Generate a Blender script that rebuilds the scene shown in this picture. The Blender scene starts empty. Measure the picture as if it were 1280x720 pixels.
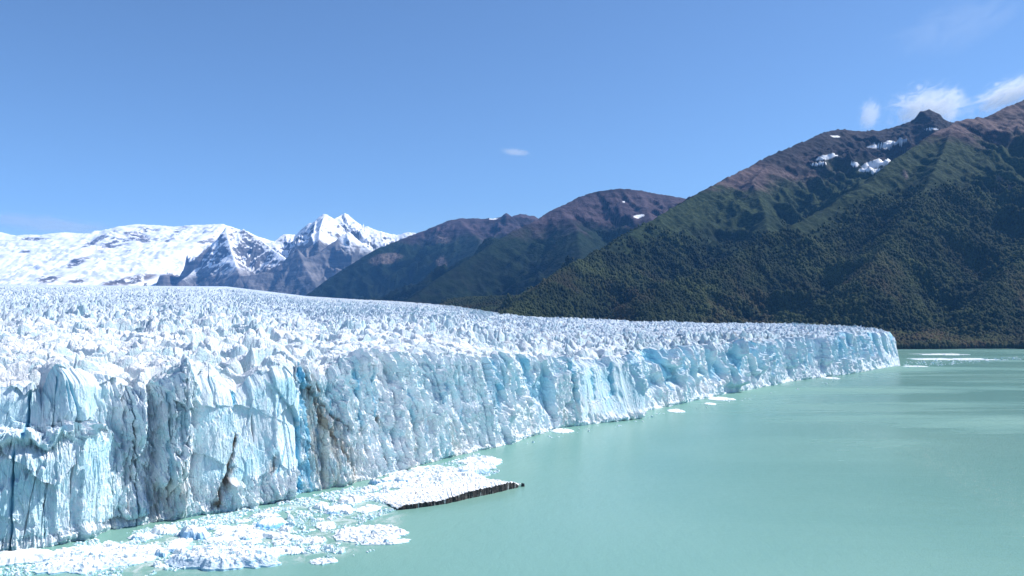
import bpy, math, time
import numpy as np
from mathutils import Vector
T0 = time.time()
S = bpy.context.scene
COL = S.collection
rad = math.radians

# ------------------------------------------------------------------ camera model
W0, H0, F0, CX, CY, HOR, CAMZ = 1280, 720, 995.0, 640.0, 360.0, 392.0, 92.0
PITCH = math.atan((HOR - CY) / F0)          # camera looks slightly up
cp, sp = math.cos(PITCH), math.sin(PITCH)

def ray(px, py):
    a = (np.asarray(px, float) - CX) / F0
    b = -(np.asarray(py, float) - CY) / F0
    return a, cp - b * sp, sp + b * cp       # x, y, z direction

def on_water(px, py, z=0.0):
    x, y, d = ray(px, py)
    k = (z - CAMZ) / d
    return x * k, y * k

def at(px, py, Y):
    x, y, z = ray(px, py)
    return np.array([x / y * Y, Y, CAMZ + z / y * Y])

# ------------------------------------------------------------------ noise toolbox
def hsh(ix, iy, seed):
    h = (ix.astype(np.int64) * 374761393 + iy.astype(np.int64) * 668265263 + seed * 974711 + 12345) & 0xFFFFFFFF
    h = ((h ^ (h >> 13)) * 1274126177) & 0xFFFFFFFF
    h = (h ^ (h >> 16)) * 2246822519 & 0xFFFFFFFF
    h = h ^ (h >> 15)
    return (h & 0xFFFFFF).astype(np.float32) / np.float32(16777216.0)

def gn(x, y, seed=0):
    x0 = np.floor(x); y0 = np.floor(y)
    fx = (x - x0).astype(np.float32); fy = (y - y0).astype(np.float32)
    ix = x0.astype(np.int64); iy = y0.astype(np.int64)
    u = fx * fx * fx * (fx * (fx * 6 - 15) + 10); v = fy * fy * fy * (fy * (fy * 6 - 15) + 10)
    def g(dx, dy):
        a = hsh(ix + dx, iy + dy, seed) * 6.2831853
        return np.cos(a) * (fx - dx) + np.sin(a) * (fy - dy)
    n0 = g(0, 0) * (1 - u) + g(1, 0) * u
    n1 = g(0, 1) * (1 - u) + g(1, 1) * u
    return (n0 * (1 - v) + n1 * v) * 1.5

def fbm(x, y, o=5, seed=0, gain=.5, lac=2.03):
    s = 0; a = 1; t = 0
    for i in range(o):
        s = s + a * gn(x, y, seed + i * 17); t += a; a *= gain
        x = x * lac + 3.7; y = y * lac + 9.1
    return s / t

def ridged(x, y, o=5, seed=0, gain=.5, lac=2.07):
    s = 0; a = 1; t = 0; w = 1
    for i in range(o):
        n = 1 - np.abs(gn(x, y, seed + i * 17)) * 1.6
        n = np.clip(n, 0, 1) ** 2
        s = s + a * n * w; t += a; a *= gain
        w = np.clip(n * 1.6, 0, 1)
        x = x * lac + 3.7; y = y * lac + 9.1
    return s / t

def voro(x, y, seed=0):
    """F1, F2, hash of the nearest cell (two values) and offset to its point"""
    ix = np.floor(x).astype(np.int64); iy = np.floor(y).astype(np.int64)
    f1 = np.full(x.shape, 9., np.float32); f2 = f1.copy()
    bx = np.zeros(x.shape, np.float32); by = bx.copy()
    ci = ix.copy(); cj = iy.copy()
    for dx in (-1, 0, 1):
        for dy in (-1, 0, 1):
            a = ix + dx; b = iy + dy
            px = a + hsh(a, b, seed) - x; py = b + hsh(a, b, seed + 5) - y
            d = np.sqrt(px * px + py * py).astype(np.float32)
            m = d < f1
            f2 = np.where(m, f1, np.minimum(f2, d))
            f1 = np.where(m, d, f1)
            bx = np.where(m, -px, bx); by = np.where(m, -py, by)
            ci = np.where(m, a, ci); cj = np.where(m, b, cj)
    return f1, f2, ci, cj, bx, by

def ss(a, b, x):
    t = np.clip((x - a) / (b - a), 0, 1)
    return t * t * (3 - 2 * t)

# ------------------------------------------------------------------ mesh helpers
def mesh_np(name, V, Fq, mat, attrs=None, smooth=True, uv=None):
    V = np.ascontiguousarray(V, np.float32).reshape(-1, 3)
    Fq = np.ascontiguousarray(Fq, np.int32)
    k = Fq.shape[1]; n = Fq.shape[0]
    me = bpy.data.meshes.new(name)
    me.vertices.add(len(V)); me.vertices.foreach_set('co', V.ravel())
    me.loops.add(n * k); me.loops.foreach_set('vertex_index', Fq.ravel())
    me.polygons.add(n)
    me.polygons.foreach_set('loop_start', np.arange(0, n * k, k, dtype=np.int32))
    me.polygons.foreach_set('loop_total', np.full(n, k, np.int32))
    me.polygons.foreach_set('use_smooth', np.full(n, smooth, bool))
    me.update(calc_edges=True)
    for an, av in (attrs or {}).items():
        at_ = me.attributes.new(an, 'FLOAT', 'POINT')
        at_.data.foreach_set('value', np.ascontiguousarray(av, np.float32).ravel())
    me.materials.append(mat)
    return me

def link(name, me, label=None, cat=None, group=None, kind=None, parent=None):
    o = bpy.data.objects.new(name, me); COL.objects.link(o)
    if label: o['label'] = label
    if cat: o['category'] = cat
    if group: o['group'] = group
    if kind: o['kind'] = kind
    if parent: o.parent = parent
    return o

def grid_faces(n, m):
    i = np.arange(n * m).reshape(n, m)
    return np.stack([i[:-1, :-1], i[1:, :-1], i[1:, 1:], i[:-1, 1:]], -1).reshape(-1, 4)

# ------------------------------------------------------------------ shader helpers
class NT:
    def __init__(s, name):
        s.mat = bpy.data.materials.new(name); s.mat.use_nodes = True
        s.t = s.mat.node_tree; s.n = s.t.nodes; s.l = s.t.links
        s.n.clear(); s.out = s.n.new('ShaderNodeOutputMaterial')
    def node(s, typ, **kw):
        nd = s.n.new('ShaderNode' + typ)
        for k, v in kw.items():
            if k.startswith('i_'):
                nd.inputs[int(k[2:])].default_value = v
            else: setattr(nd, k, v)
        return nd
    def con(s, a, b): s.l.new(a, b)
    def inp(s, nd, idx, v):
        if isinstance(v, bpy.types.NodeSocket): s.l.new(v, nd.inputs[idx])
        else: nd.inputs[idx].default_value = v
    def math(s, op, a, b=0.0, clamp=False):
        nd = s.node('Math', operation=op, use_clamp=clamp)
        s.inp(nd, 0, a); s.inp(nd, 1, b); return nd.outputs[0]
    def ramp(s, v, a, b):        # smooth 0..1 between a and b
        nd = s.node('MapRange', interpolation_type='SMOOTHSTEP')
        s.inp(nd, 0, v); nd.inputs[1].default_value = a; nd.inputs[2].default_value = b
        return nd.outputs[0]
    def mix(s, f, a, b):
        nd = s.node('Mix', data_type='RGBA')
        s.inp(nd, 0, f)
        for i, v in ((6, a), (7, b)):
            s.inp(nd, i, v if isinstance(v, bpy.types.NodeSocket) else (*v, 1) if len(v) == 3 else v)
        return nd.outputs[2]
    def pos(s, scale=(1, 1, 1)):
        g = s.node('NewGeometry')
        m = s.node('Mapping'); s.con(g.outputs['Position'], m.inputs[0]); m.inputs['Scale'].default_value = scale
        return m.outputs[0]
    def noise(s, vec, sc, det=4, rough=.5, dist=0):
        nd = s.node('TexNoise'); s.con(vec, nd.inputs['Vector'])
        nd.inputs['Scale'].default_value = sc; nd.inputs['Detail'].default_value = det
        nd.inputs['Roughness'].default_value = rough; nd.inputs['Distortion'].default_value = dist
        return nd.outputs[0]
    def attr(s, name):
        return s.node('Attribute', attribute_name=name).outputs['Fac']
    def nz(s):
        g = s.node('NewGeometry'); x = s.node('SeparateXYZ'); s.con(g.outputs['Normal'], x.inputs[0]); return x.outputs[2]
    def xyz(s):
        g = s.node('NewGeometry'); x = s.node('SeparateXYZ'); s.con(g.outputs['Position'], x.inputs[0]); return x.outputs
    def bump(s, h, dist, strength=1.0, normal=None):
        b = s.node('Bump'); b.inputs['Strength'].default_value = strength; b.inputs['Distance'].default_value = dist
        s.con(h, b.inputs['Height'])
        if normal: s.con(normal, b.inputs['Normal'])
        return b.outputs[0]
    def bsdf(s, col, rough=.6, normal=None, spec=.5, **kw):
        p = s.node('BsdfPrincipled')
        s.inp(p, 'Base Color', col if isinstance(col, bpy.types.NodeSocket) else (*col, 1))
        s.inp(p, 'Roughness', rough); s.inp(p, 'Specular IOR Level', spec)
        for k, v in kw.items(): s.inp(p, k, v)
        if normal: s.con(normal, p.inputs['Normal'])
        s.con(p.outputs[0], s.out.inputs[0]); return p

# ------------------------------------------------------------------ materials
def ice_material():
    m = NT('ice')
    P = m.pos(); nz = m.nz()
    uvs = m.node('CombineXYZ'); m.con(m.attr('arc'), uvs.inputs[0]); m.con(m.xyz()[2], uvs.inputs[2])
    st = m.node('Mapping'); m.con(uvs.outputs[0], st.inputs[0]); st.inputs['Scale'].default_value = (1, 1, .16)
    cliff = m.attr('cliff')
    sA = m.noise(st.outputs[0], .35, 6, .65); sB = m.noise(P, .35, 5, .6)
    streak = m.math('ADD', m.math('MULTIPLY', sA, cliff), m.math('MULTIPLY', sB, m.math('SUBTRACT', 1.0, cliff)))
    big = m.noise(P, .045, 4, .55)
    fine = m.noise(P, .9, 5, .65)
    # weathered white crust lies on the gentle slopes, bare blue ice on steep fresh faces
    a = m.math('ADD', nz, m.math('MULTIPLY', m.math('SUBTRACT', fine, .5), .55))
    a = m.math('ADD', a, m.math('MULTIPLY', m.math('SUBTRACT', streak, .5), .5))
    fv = m.node('Mapping'); m.con(uvs.outputs[0], fv.inputs[0]); fv.inputs['Scale'].default_value = (1, 1, .42)
    frost = m.math('ADD', m.math('MULTIPLY', m.noise(fv.outputs[0], .42, 7, .72), .6), m.math('MULTIPLY', m.noise(P, .05, 4, .6), .4))
    a = m.math('ADD', a, m.math('MULTIPLY', m.math('MULTIPLY', m.math('SUBTRACT', frost, .44), 2.6), cliff))
    a = m.math('SUBTRACT', a, m.math('MULTIPLY', m.attr('blue'), 1.2))
    crust = m.ramp(a, -.05, .50)
    icecol = m.mix(m.ramp(big, .35, .68), (.50, .75, .82), (.68, .84, .88))
    icecol = m.mix(m.math('MULTIPLY', m.ramp(streak, .5, .72), .6), icecol, (.86, .91, .93))
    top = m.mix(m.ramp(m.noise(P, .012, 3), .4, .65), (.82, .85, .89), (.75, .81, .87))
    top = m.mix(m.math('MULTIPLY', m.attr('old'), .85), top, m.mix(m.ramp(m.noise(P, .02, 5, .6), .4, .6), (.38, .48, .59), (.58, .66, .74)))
    col = m.mix(crust, icecol, top)
    # beige dust over the crests
    dustn = m.math('MULTIPLY', m.ramp(m.noise(P, .11, 6, .7), .50, .68), m.attr('dusty'), True)
    col = m.mix(m.math('MULTIPLY', dustn, .75), col, (.40, .34, .29))
    # deep blue fractures; the lower values also carry painted shade tint
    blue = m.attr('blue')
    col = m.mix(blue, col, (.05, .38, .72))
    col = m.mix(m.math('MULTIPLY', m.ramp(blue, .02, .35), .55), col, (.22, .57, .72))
    # dirt caught in streaks and cracks
    d = m.math('MULTIPLY', m.attr('dirt'), m.math('ADD', m.math('MULTIPLY', m.ramp(streak, .38, .62), .8), .25), True)
    col = m.mix(d, col, (.10, .085, .07))
    col = m.mix(m.math('MULTIPLY', m.attr('tan'), m.ramp(streak, .35, .6)), col, (.60, .54, .46))
    st2 = m.node('Mapping'); m.con(uvs.outputs[0], st2.inputs[0]); st2.inputs['Scale'].default_value = (1, 1, .3)
    gA = m.noise(st2.outputs[0], 1.6, 7, .7, .4); gB = m.noise(P, 1.6, 6, .7, .4)
    grit = m.math('ADD', m.math('MULTIPLY', gA, cliff), m.math('MULTIPLY', gB, m.math('SUBTRACT', 1.0, cliff)))
    nb = m.math('ADD', m.math('MULTIPLY', fine, .5), m.math('MULTIPLY', streak, .9))
    nb = m.math('ADD', nb, m.math('MULTIPLY', grit, .7))
    m.bsdf(col, .8, m.bump(nb, 1.5, .8), .15)
    return m.mat

def rock_mix(m, P):
    n = m.noise(P, .02, 6, .65)
    return n

def massif_material(name, tree_lo, tree_hi, far=False, snow_hi=1e5):
    """forest at the foot, grass-green shoulders, purple-brown scree and rock above"""
    m = NT(name)
    P = m.pos(); X = m.xyz(); z = X[2]; nz = m.nz()
    n1 = m.noise(P, .0022, 6, .6, 1.2); n2 = m.noise(P, .012, 6, .65); n3 = m.noise(P, .07, 5, .6)
    zz = m.math('ADD', z, m.math('MULTIPLY', m.math('SUBTRACT', n1, .5), 420))
    zz = m.math('ADD', zz, m.math('MULTIPLY', m.math('SUBTRACT', n2, .5), 160))
    zz = m.math('ADD', zz, m.attr('tl'))
    forest = m.mix(m.ramp(n2, .38, .62), (.006, .015, .009), (.018, .031, .013))
    red = m.ramp(m.noise(P, .004, 5, .6), .52, .62)
    red = m.math('MULTIPLY', red, m.ramp(z, 480, 60))
    forest = m.mix(m.math('MULTIPLY', red, .3), forest, (.045, .026, .020))
    shrub = m.mix(m.ramp(n3, .4, .65), (.012, .026, .012), (.040, .058, .024))
    shrub = m.mix(m.ramp(m.noise(P, .006, 4), .5, .7), shrub, (.015, .030, .014))
    # strata in the bare rock: thin bands that follow height
    sc = m.node('Mapping'); g = m.node('NewGeometry'); m.con(g.outputs['Position'], sc.inputs[0]); sc.inputs['Scale'].default_value = (.0012, .0012, .018)
    band = m.noise(sc.outputs[0], 1.0, 5, .6, .4)
    rock = m.mix(m.ramp(band, .38, .62), (.050, .036, .040), (.135, .098, .100))
    rock = m.mix(m.math('MULTIPLY', m.ramp(n2, .45, .7), .7), rock, (.095, .075, .078))
    rock = m.mix(m.ramp(nz, .72, .50), rock, (.032, .028, .032))
    rock = m.mix(m.attr('dark'), rock, (.022, .022, .028))
    c = m.mix(m.ramp(zz, tree_lo - 190, tree_lo + 30), forest, shrub)
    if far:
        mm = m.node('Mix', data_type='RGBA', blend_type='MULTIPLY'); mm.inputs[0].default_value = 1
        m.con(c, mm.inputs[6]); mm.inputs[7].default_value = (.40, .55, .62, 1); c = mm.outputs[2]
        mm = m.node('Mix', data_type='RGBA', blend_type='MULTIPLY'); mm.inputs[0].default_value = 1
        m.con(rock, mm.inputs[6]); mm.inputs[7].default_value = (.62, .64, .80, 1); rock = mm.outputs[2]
    c = m.mix(m.ramp(zz, tree_hi - 60, tree_hi + 90), c, rock)
    gl = m.math('MULTIPLY', m.attr('scar'), m.ramp(n3, .3, .6))
    c = m.mix(gl, c, (.15, .12, .115))
    
    c = m.mix(m.math('MULTIPLY', m.attr('snow'), m.ramp(m.math('ADD', m.attr('snow'), m.math('MULTIPLY', m.math('SUBTRACT', n2, .5), 1.4)), .38, .5), True), c, (.86, .88, .92))
    bh = m.math('ADD', m.math('MULTIPLY', n3, .6), m.math('MULTIPLY', n2, 1.5))
    m.bsdf(c, .95, m.bump(bh, 14 if far else 8, .8), .1)
    return m.mat

def snowmount_material(name, lo, hi, slope0, slope1, rockA, rockB, zsc=30):
    m = NT(name)
    P = m.pos(); z = m.xyz()[2]; nz = m.nz()
    n1 = m.noise(P, .0016, 6, .62, .8); n2 = m.noise(P, .007, 6, .65)
    sc = m.node('Mapping'); g = m.node('NewGeometry'); m.con(g.outputs['Position'], sc.inputs[0]); sc.inputs['Scale'].default_value = (.001, .001, .008)
    sc.inputs['Rotation'].default_value = (0, rad(28), 0)
    band = m.noise(sc.outputs[0], 1.0, 6, .65, .3)
    rock = m.mix(m.ramp(band, .38, .62), rockA, rockB)
    rock = m.mix(m.math('MULTIPLY', m.ramp(n2, .45, .7), .5), rock, tuple(x * .6 for x in rockA))
    hz = m.math('ADD', z, m.math('MULTIPLY', m.math('SUBTRACT', n1, .5), 700))
    hz = m.math('ADD', hz, m.attr('tl'))
    f = m.ramp(hz, lo, hi)
    s = m.math('ADD', nz, m.math('MULTIPLY', m.math('SUBTRACT', n2, .5), .5))
    s = m.math('ADD', s, m.math('MULTIPLY', m.math('SUBTRACT', band, .5), .5))
    cover = m.math('MULTIPLY', f, m.ramp(s, slope0, slope1))
    cover = m.math('MAXIMUM', cover, m.attr('snow'))
    cover = m.math('MULTIPLY', cover, m.math('SUBTRACT', 1.0, m.math('MULTIPLY', m.attr('scar'), m.ramp(n2, .42, .5))), True)
    snow = m.mix(m.ramp(n1, .4, .7), (.90, .91, .94), (.86, .89, .93))
    c = m.mix(cover, rock, snow)
    m.bsdf(c, .8, m.bump(m.math('ADD', n2, m.math('MULTIPLY', band, .6)), zsc, .8), .15)
    return m.mat

def water_material():
    m = NT('glacial_water')
    P = m.pos(); X = m.xyz()
    w1 = m.pos((1, .55, 1))
    fine = m.noise(w1, .9, 4, .6); mid = m.noise(w1, .16, 4, .55, .3)
    swell = m.noise(P, .02, 3)
    st = m.pos((.0016, .0085, 1))
    st_n = m.noise(st, 1.0, 6, .62, .6)
    right = m.ramp(X[0], 20, 520)
    gust = m.math('MULTIPLY', m.ramp(st_n, .47, .66), right)
    c = m.mix(m.math('ADD', m.math('MULTIPLY', m.ramp(m.noise(P, .004, 4), .35, .65), .6), m.math('MULTIPLY', gust, .8), True), (.165, .332, .288), (.215, .385, .330))
    rough = m.math('ADD', .22, m.math('MULTIPLY', gust, .35))
    h = m.math('ADD', m.math('MULTIPLY', fine, .28), m.math('MULTIPLY', mid, .9))
    spk = m.noise(P, 1.5, 2, .5)
    h = m.math('ADD', h, m.math('MULTIPLY', m.math('MULTIPLY', m.ramp(spk, .56, .72), right), 2.6))
    b = m.node('Bump'); b.inputs['Distance'].default_value = 1.3
    m.con(h, b.inputs['Height']); m.con(m.math('ADD', .22, m.math('MULTIPLY', right, .55)), b.inputs['Strength'])
    m.bsdf(c, rough, b.outputs[0], .28, IOR=1.33)
    return m.mat

def floe_material():
    m = NT('floe_ice')
    P = m.pos(); nz = m.nz(); z = m.xyz()[2]
    fine = m.noise(P, 1.1, 5, .65); n = m.noise(P, .3, 4, .6)
    s = m.math('ADD', nz, m.math('MULTIPLY', m.math('SUBTRACT', fine, .5), .6))
    c = m.mix(m.ramp(s, .0, .5), (.55, .76, .84), (.84, .86, .87))
    c = m.mix(m.math('MULTIPLY', m.ramp(n, .56, .70), m.attr('dusty')), c, (.47, .40, .35))
    c = m.mix(m.ramp(z, .30, .02), c, (.30, .62, .66))
    c = m.mix(m.attr('blue'), c, (.16, .42, .66))
    m.bsdf(c, .6, m.bump(fine, .3, .8), .3)
    return m.mat

def slab_side_material():
    m = NT('dirty_ice_wall')
    P = m.pos((1, 1, .1)); P2 = m.pos()
    n = m.noise(P, .75, 7, .75, .5); n2 = m.noise(P2, 1.5, 4, .6)
    c = m.mix(m.ramp(n, .44, .62), (.018, .016, .016), (.085, .072, .068))
    w = m.ramp(m.noise(P, .55, 4, .7), .58, .64)
    c = m.mix(w, c, (.75, .76, .76))
    c = m.mix(m.math('MULTIPLY', m.ramp(n2, .55, .7), .3), c, (.22, .19, .17))
    m.bsdf(c, .55, m.bump(m.math('ADD', n, n2), .8, .8), .3)
    return m.mat

ICE = ice_material(); WATER = water_material(); FLOE = floe_material(); SLAB = slab_side_material()

# ------------------------------------------------------------------ glacier
B_PX = np.array([-420, -260, -120, -40, 0, 60, 110, 150, 210, 270, 340, 385, 435, 490, 560, 620, 700, 722, 790, 850, 900, 960, 1000, 1060, 1100, 1118, 1126])
B_PY = np.array([ 768,  742,  712, 694, 690, 684, 673, 660, 652, 640, 625, 614, 607, 592, 572, 560, 535, 532, 518, 505, 494, 483, 475, 468, 461, 458, 456.5])
# height of the cliff brink
T_PX = np.array([-420, 0, 38, 58, 105, 125, 150, 200, 240, 288, 302, 335, 358, 368, 378, 420, 450, 520, 580, 620, 660, 700, 740, 800, 860, 900, 940, 1000, 1060, 1126])
T_Z  = np.array([ 66, 62, 65, 59, 72, 68, 63, 56, 73, 60, 55, 68, 67, 60, 66, 60, 66, 70, 66, 67, 60, 56, 57, 54, 56, 56, 57, 57, 60, 58])
# inland end of the ice in each direction: forward distance and height
E_PX = np.array([-420, 0, 280, 330, 380, 440, 500, 570, 620, 700, 860, 1000, 1060, 1100, 1118, 1126])
E_Y  = np.array([11500, 11500, 11500, 9500, 8200, 6300, 5000, 3700, 2800, 2500, 2400, 2300, 1900, 1640, 1480, 1400])
E_PY = np.array([355, 356, 358, 364, 370, 374, 377, 383, 391, 399, 404, 406, 408, 411, 413, 415])

def glacier():
    NC = 1750
    px = np.concatenate([np.linspace(-420, -20, 260, endpoint=False), np.linspace(-20, 1126, NC)])
    NC = len(px)
    py = np.interp(px, B_PX, B_PY)
    k = np.ones(31) / 31; py = np.convolve(np.pad(py, 15, mode='edge'), k, 'valid')
    bx, by = on_water(px, py)
    ds = np.hypot(np.diff(bx), np.diff(by)); arc = np.concatenate([[0], np.cumsum(ds)])
    # smoothed outward normal
    tx = np.gradient(bx, arc); ty = np.gradient(by, arc)
    for a in (tx, ty):
        a[:] = np.convolve(np.pad(a, 60, mode='edge'), np.ones(121) / 121, 'valid')
    L = np.hypot(tx, ty); nx, ny = ty / L, -tx / L
    rr = np.hypot(bx, by); rx, ry = bx / rr, by / rr
    ztop = np.interp(px, T_PX, T_Z)
    # ---- cliff rows
    NV = 430
    v = np.linspace(0, 1, NV)[:, None]
    A = arc[None, :] + 0 * v; PX = px[None, :] + 0 * v
    endw = (.35 + .65 * ss(1126, 1085, px))[None, :]                    # everything tapers at the far tip
    bench = (ss(168, 128, px + 6 * gn(px / 9, px * 0, 3)))[None, :]
    # vertical profile
    zb = 44.5 / ztop[None, :]
    zf_b = np.where(v < .5, v / .5 * zb, np.where(v < .6, zb, zb + (v - .6) / .4 * (1 - zb)))
    zf = v * (1 - bench) + zf_b * bench
    Z = zf * ztop[None, :] - 1.0 * (1 - zf)
    off_b = np.where(v < .5, 0, np.where(v < .6, -(v - .5) / .1 * 17, -17))
    off = off_b * bench
    h = Z / ztop[None, :]
    # talus foot and lean
    farq = 1 - .6 * ss(560, 820, PX)
    talus = ss(-.5, .8, fbm(A / 45, h * 0, 3, 91)) 
    sl = ss(390, 460, PX)
    off = off - (4 + 2 * sl) * h ** 1.1 * (1 - bench * .8) - (1 - bench) * talus * (7 * (1 - np.exp(-h / .16)) + 6 * sl * (1 - np.exp(-(h / .42) ** 2)))
    off = off - 3.0 * ss(.86, 1.0, h) ** 2
    # protruding buttresses whose flank faces the viewer: (start, peak, end, amount, bottom, top)
    for q_i, (a, b, c, amt, lo, hi) in enumerate(((46, 118, 150, 7, .60, 1.1), (150, 174, 188, 6, .55, 1.2), (190, 216, 250, 8, .2, 1.2), (240, 366, 380, 6, -.1, 1.2), (384, 402, 425, 4, -.1, 1.2), (455, 470, 474, 4, .4, 1.2),
                                 (488, 512, 518, 6, .3, 1.2), (534, 552, 556, 7, .35, 1.2), (590, 606, 611, 6, .3, 1.2), (628, 650, 656, 7, .2, 1.2), (722, 783, 792, 22, -.1, 1.3), (836, 850, 854, 9, .4, 1.2),
                                 (868, 878, 881, 8, .3, 1.2), (903, 926, 931, 15, .1, 1.2), (936, 955, 960, 14, .25, 1.2), (985, 996, 999, 10, .3, 1.2), (1030, 1044, 1048, 12, .3, 1.2))):
        p_ = PX + (h - .5) * -14 * (550 / np.maximum(by, 200))[None, :] + 3 * gn(h * 3, PX / 60, 71)
        w = np.where(p_ < b, np.clip((p_ - a) / (b - a), 0, 1), np.clip((c - p_) / (c - b), 0, 1))
        off = off + (1.5 if q_i in (1, 2, 3) else 1.0) * amt * w * ss(lo, lo + .12, h + .06 * gn(PX / 5, h * 2, 8)) * ss(hi, hi - .2, h)
    fade = endw * (0.35 + .65 * ss(0, .06, h))
    en = 7 * fbm(A / 9, Z / 14, 4, 58)
    cut = ss(718, 728, PX - 14 * h + en * .6) * ss(794, 786, PX + 24 * h + en * .6) * ss(.05, .16, h + .01 * en) * ss(1.0, .9, h + .01 * en)
    smooth_face = np.clip(ss(240, 264, PX + en) * ss(378, 370, PX) * ss(.16, .26, h + .012 * en) + bench * (ss(.62, .68, h) + .75 * ss(.03, .1, h) * ss(.62, .56, h)) + cut, 0, 1)
    calm = 1 - .82 * smooth_face
    # block facets, tilted planes with sharp edges
    wa = A + 2 * gn(A / 30, Z / 40, 11) + .15 * Z; wz = Z + 3 * gn(A / 22, Z / 30, 12)
    _, _, ci, cj, ox, oy = voro(wa / 15, wz / 38, 21)
    r1 = hsh(ci, cj, 31); r2 = hsh(ci, cj, 32); r3 = hsh(ci, cj, 33)
    off = off + fade * calm * .6 * farq * ((r1 - .5) * 3.6 + ox * (r2 * 6 - 2.6) + oy * (r3 - .6) * 3)
    # big angular fracture planes on the near wall
    _, _, ci, cj, ox, oy = voro((A + .35 * Z) / 19, (Z - .2 * A + 3 * gn(A / 12, Z / 12, 360)) / 24, 361)
    off = off + ss(415, 375, PX) * (.45 + .55 * calm) * ((hsh(ci, cj, 362) - .5) * 3.5 + ox * (hsh(ci, cj, 363) - .5) * 11 + oy * (hsh(ci, cj, 364) - .75) * 8) * ss(0, .1, h)
    # standing columns of ice split by upright fractures; many have lost their upper part
    colr = np.zeros_like(Z); crest = np.zeros_like(Z)
    gs = (1 + .8 * ss(600, 1000, PX))
    calm2 = calm * (1 - .5 * ss(560, 820, PX))
    for wd, sd, am in ((17., 301, 1.0), (7.5, 311, .6)):
        cxw = (A + .22 * wd * fbm(Z / 32, A / 90, 3, sd) + .5 * gn(Z / 3, A / 30, sd + 8) - .02 * Z) / (wd * (1 + .35 * ss(600, 1000, PX)))
        _, f2c, ci, cj, ox, oy = voro(cxw, 0 * cxw + .5, sd + 1)
        r1 = hsh(ci, cj, sd + 2); r2 = hsh(ci, cj, sd + 3); r3 = hsh(ci, cj, sd + 4)
        off = off + fade * calm2 * am * gs ** .5 * ((r1 - .5) * 6.5 + ox * (r2 - .5) * 10)
        hb = .30 + .75 * r3 + .05 * gn(A / 1.6, h * 3, sd + 5) + .12 * ox
        lost = ss(0, .025, h - hb) * (r2 > .25)
        off = off - fade * calm2 * am * lost * (2.0 + 4.5 * r1) * gs
        colr = np.maximum(colr, lost * am * (.3 + .7 * r1))
        crest = crest + am * (r3 - .55) * 7.5 * (1 - .6 * bench) * calm.max(0, keepdims=True)
    _, _, ci, cj, ox, oy = voro((A + 1.5 * gn(A / 9, Z / 18, 13)) / 4.2, (Z + 4 * gn(A / 8, Z / 9, 14)) / 24, 22)
    r1 = hsh(ci, cj, 34); r2 = hsh(ci, cj, 35); r3 = hsh(ci, cj, 36)
    crest_row = crest[-1]
    off = off + fade * farq * (.25 + .75 * calm) * ((r1 - .5) * 2.2 + ox * (r2 * 3.6 - 1.5) + oy * (r3 - .6) * 2.0)
    for wd, hd, sd, am in ((1.9, 5.0, 331, 1.0), (3.0, 11., 341, 1.1)):
        _, _, ci, cj, ox, oy = voro((A + .12 * Z * (sd == 331)) / wd, (Z + .6 * A * (sd == 341)) / hd, sd)
        off = off + fade * (-.2 + 1.2 * calm).clip(.10, 1) * am * farq ** 2 * ((hsh(ci, cj, sd + 1) - .5) * 1.1 + ox * (hsh(ci, cj, sd + 2) - .5) * 2.6 + oy * (hsh(ci, cj, sd + 3) - .65) * 1.6)
    # flutes
    fl = ridged((A + .02 * Z) / 11 + .6 * gn(A / 14, Z / 20, 5), Z / 75, 4, 41)
    off = off + fade * calm * (fl - .45) * 2.6
    off = off + fade * calm * ss(540, 800, PX) * (6.5 * (ridged(A / 17, Z / 170, 4, 351) - .35) + 2.4 * (ridged(A / 6, Z / 70, 3, 353) - .4)) * ss(-.05, .3, h)
    fl2 = ridged((A + .04 * Z) / 3.0, Z / 30, 4, 47)
    off = off + fade * (-.28 + 1.28 * calm).clip(.05, 1) * (fl2 - .4) * 1.7
    off = off + fade * (-.2 + 1.2 * calm).clip(.14, 1) * (.8 * fbm(A / 1.7, Z / 4, 3, 53) + 1.6 * (ridged(A / 1.5, Z / 12, 3, 54) - .4))
    # narrow upright recesses between standing ribs, mostly in the upper half
    rs = 1 + 1.1 * ss(650, 950, PX)
    rec = ss(.0, .20, gn((A + .1 * Z) / (7.5 * rs ** .5) + .8 * gn(A / 20, Z / 30, 57), Z / 90, 55)) * ss(.22, .42, h + .22 * gn(A / 10, A * 0, 56))
    off = off - fade * calm * (.25 + .75 * ss(400, 450, PX)) * (2.2 + 4.5 * ss(520, 760, PX)) * rs ** .6 * rec
    # broken rubble foot
    foot = np.exp(-np.maximum(h, 0) / .13) * (.35 + .65 * talus)
    _, _, ci, cj, ox, oy = voro(A / 3.0, Z / 2.4, 61)
    off = off + endw * foot * farq * ((hsh(ci, cj, 62) - .3) * 2.6)
    # undercut notch at the waterline
    off = off - endw * 1.2 * ss(1.6, .3, Z) * ss(-.3, .3, gn(A / 18, A * 0, 63))
    bn = bench * ss(.40, .5, v) * ss(.66, .58, v)
    _, _, ci, cj, ox, oy = voro(A / 3.4, v * 22, 64)
    Z = Z + bn * ((hsh(ci, cj, 65) - .35) * 4.2 + ox * 3 * (hsh(ci, cj, 66) - .5) + .9 * fbm(A / 1.5, v * 40, 3, 67) + 2.5 * fbm(A / 14, v * 0, 2, 68))
    off = off + bn * 1.6 * gn(A / 2.2, v * 30, 69)
    # cracks: long wandering fissures, some blue, some dirty
    blue = np.zeros_like(Z); dirt = np.zeros_like(Z); tan = np.zeros_like(Z)
    pxm = (by / F0)[None, :] * 1.0          # metres per pixel of width here, for crack width
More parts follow.
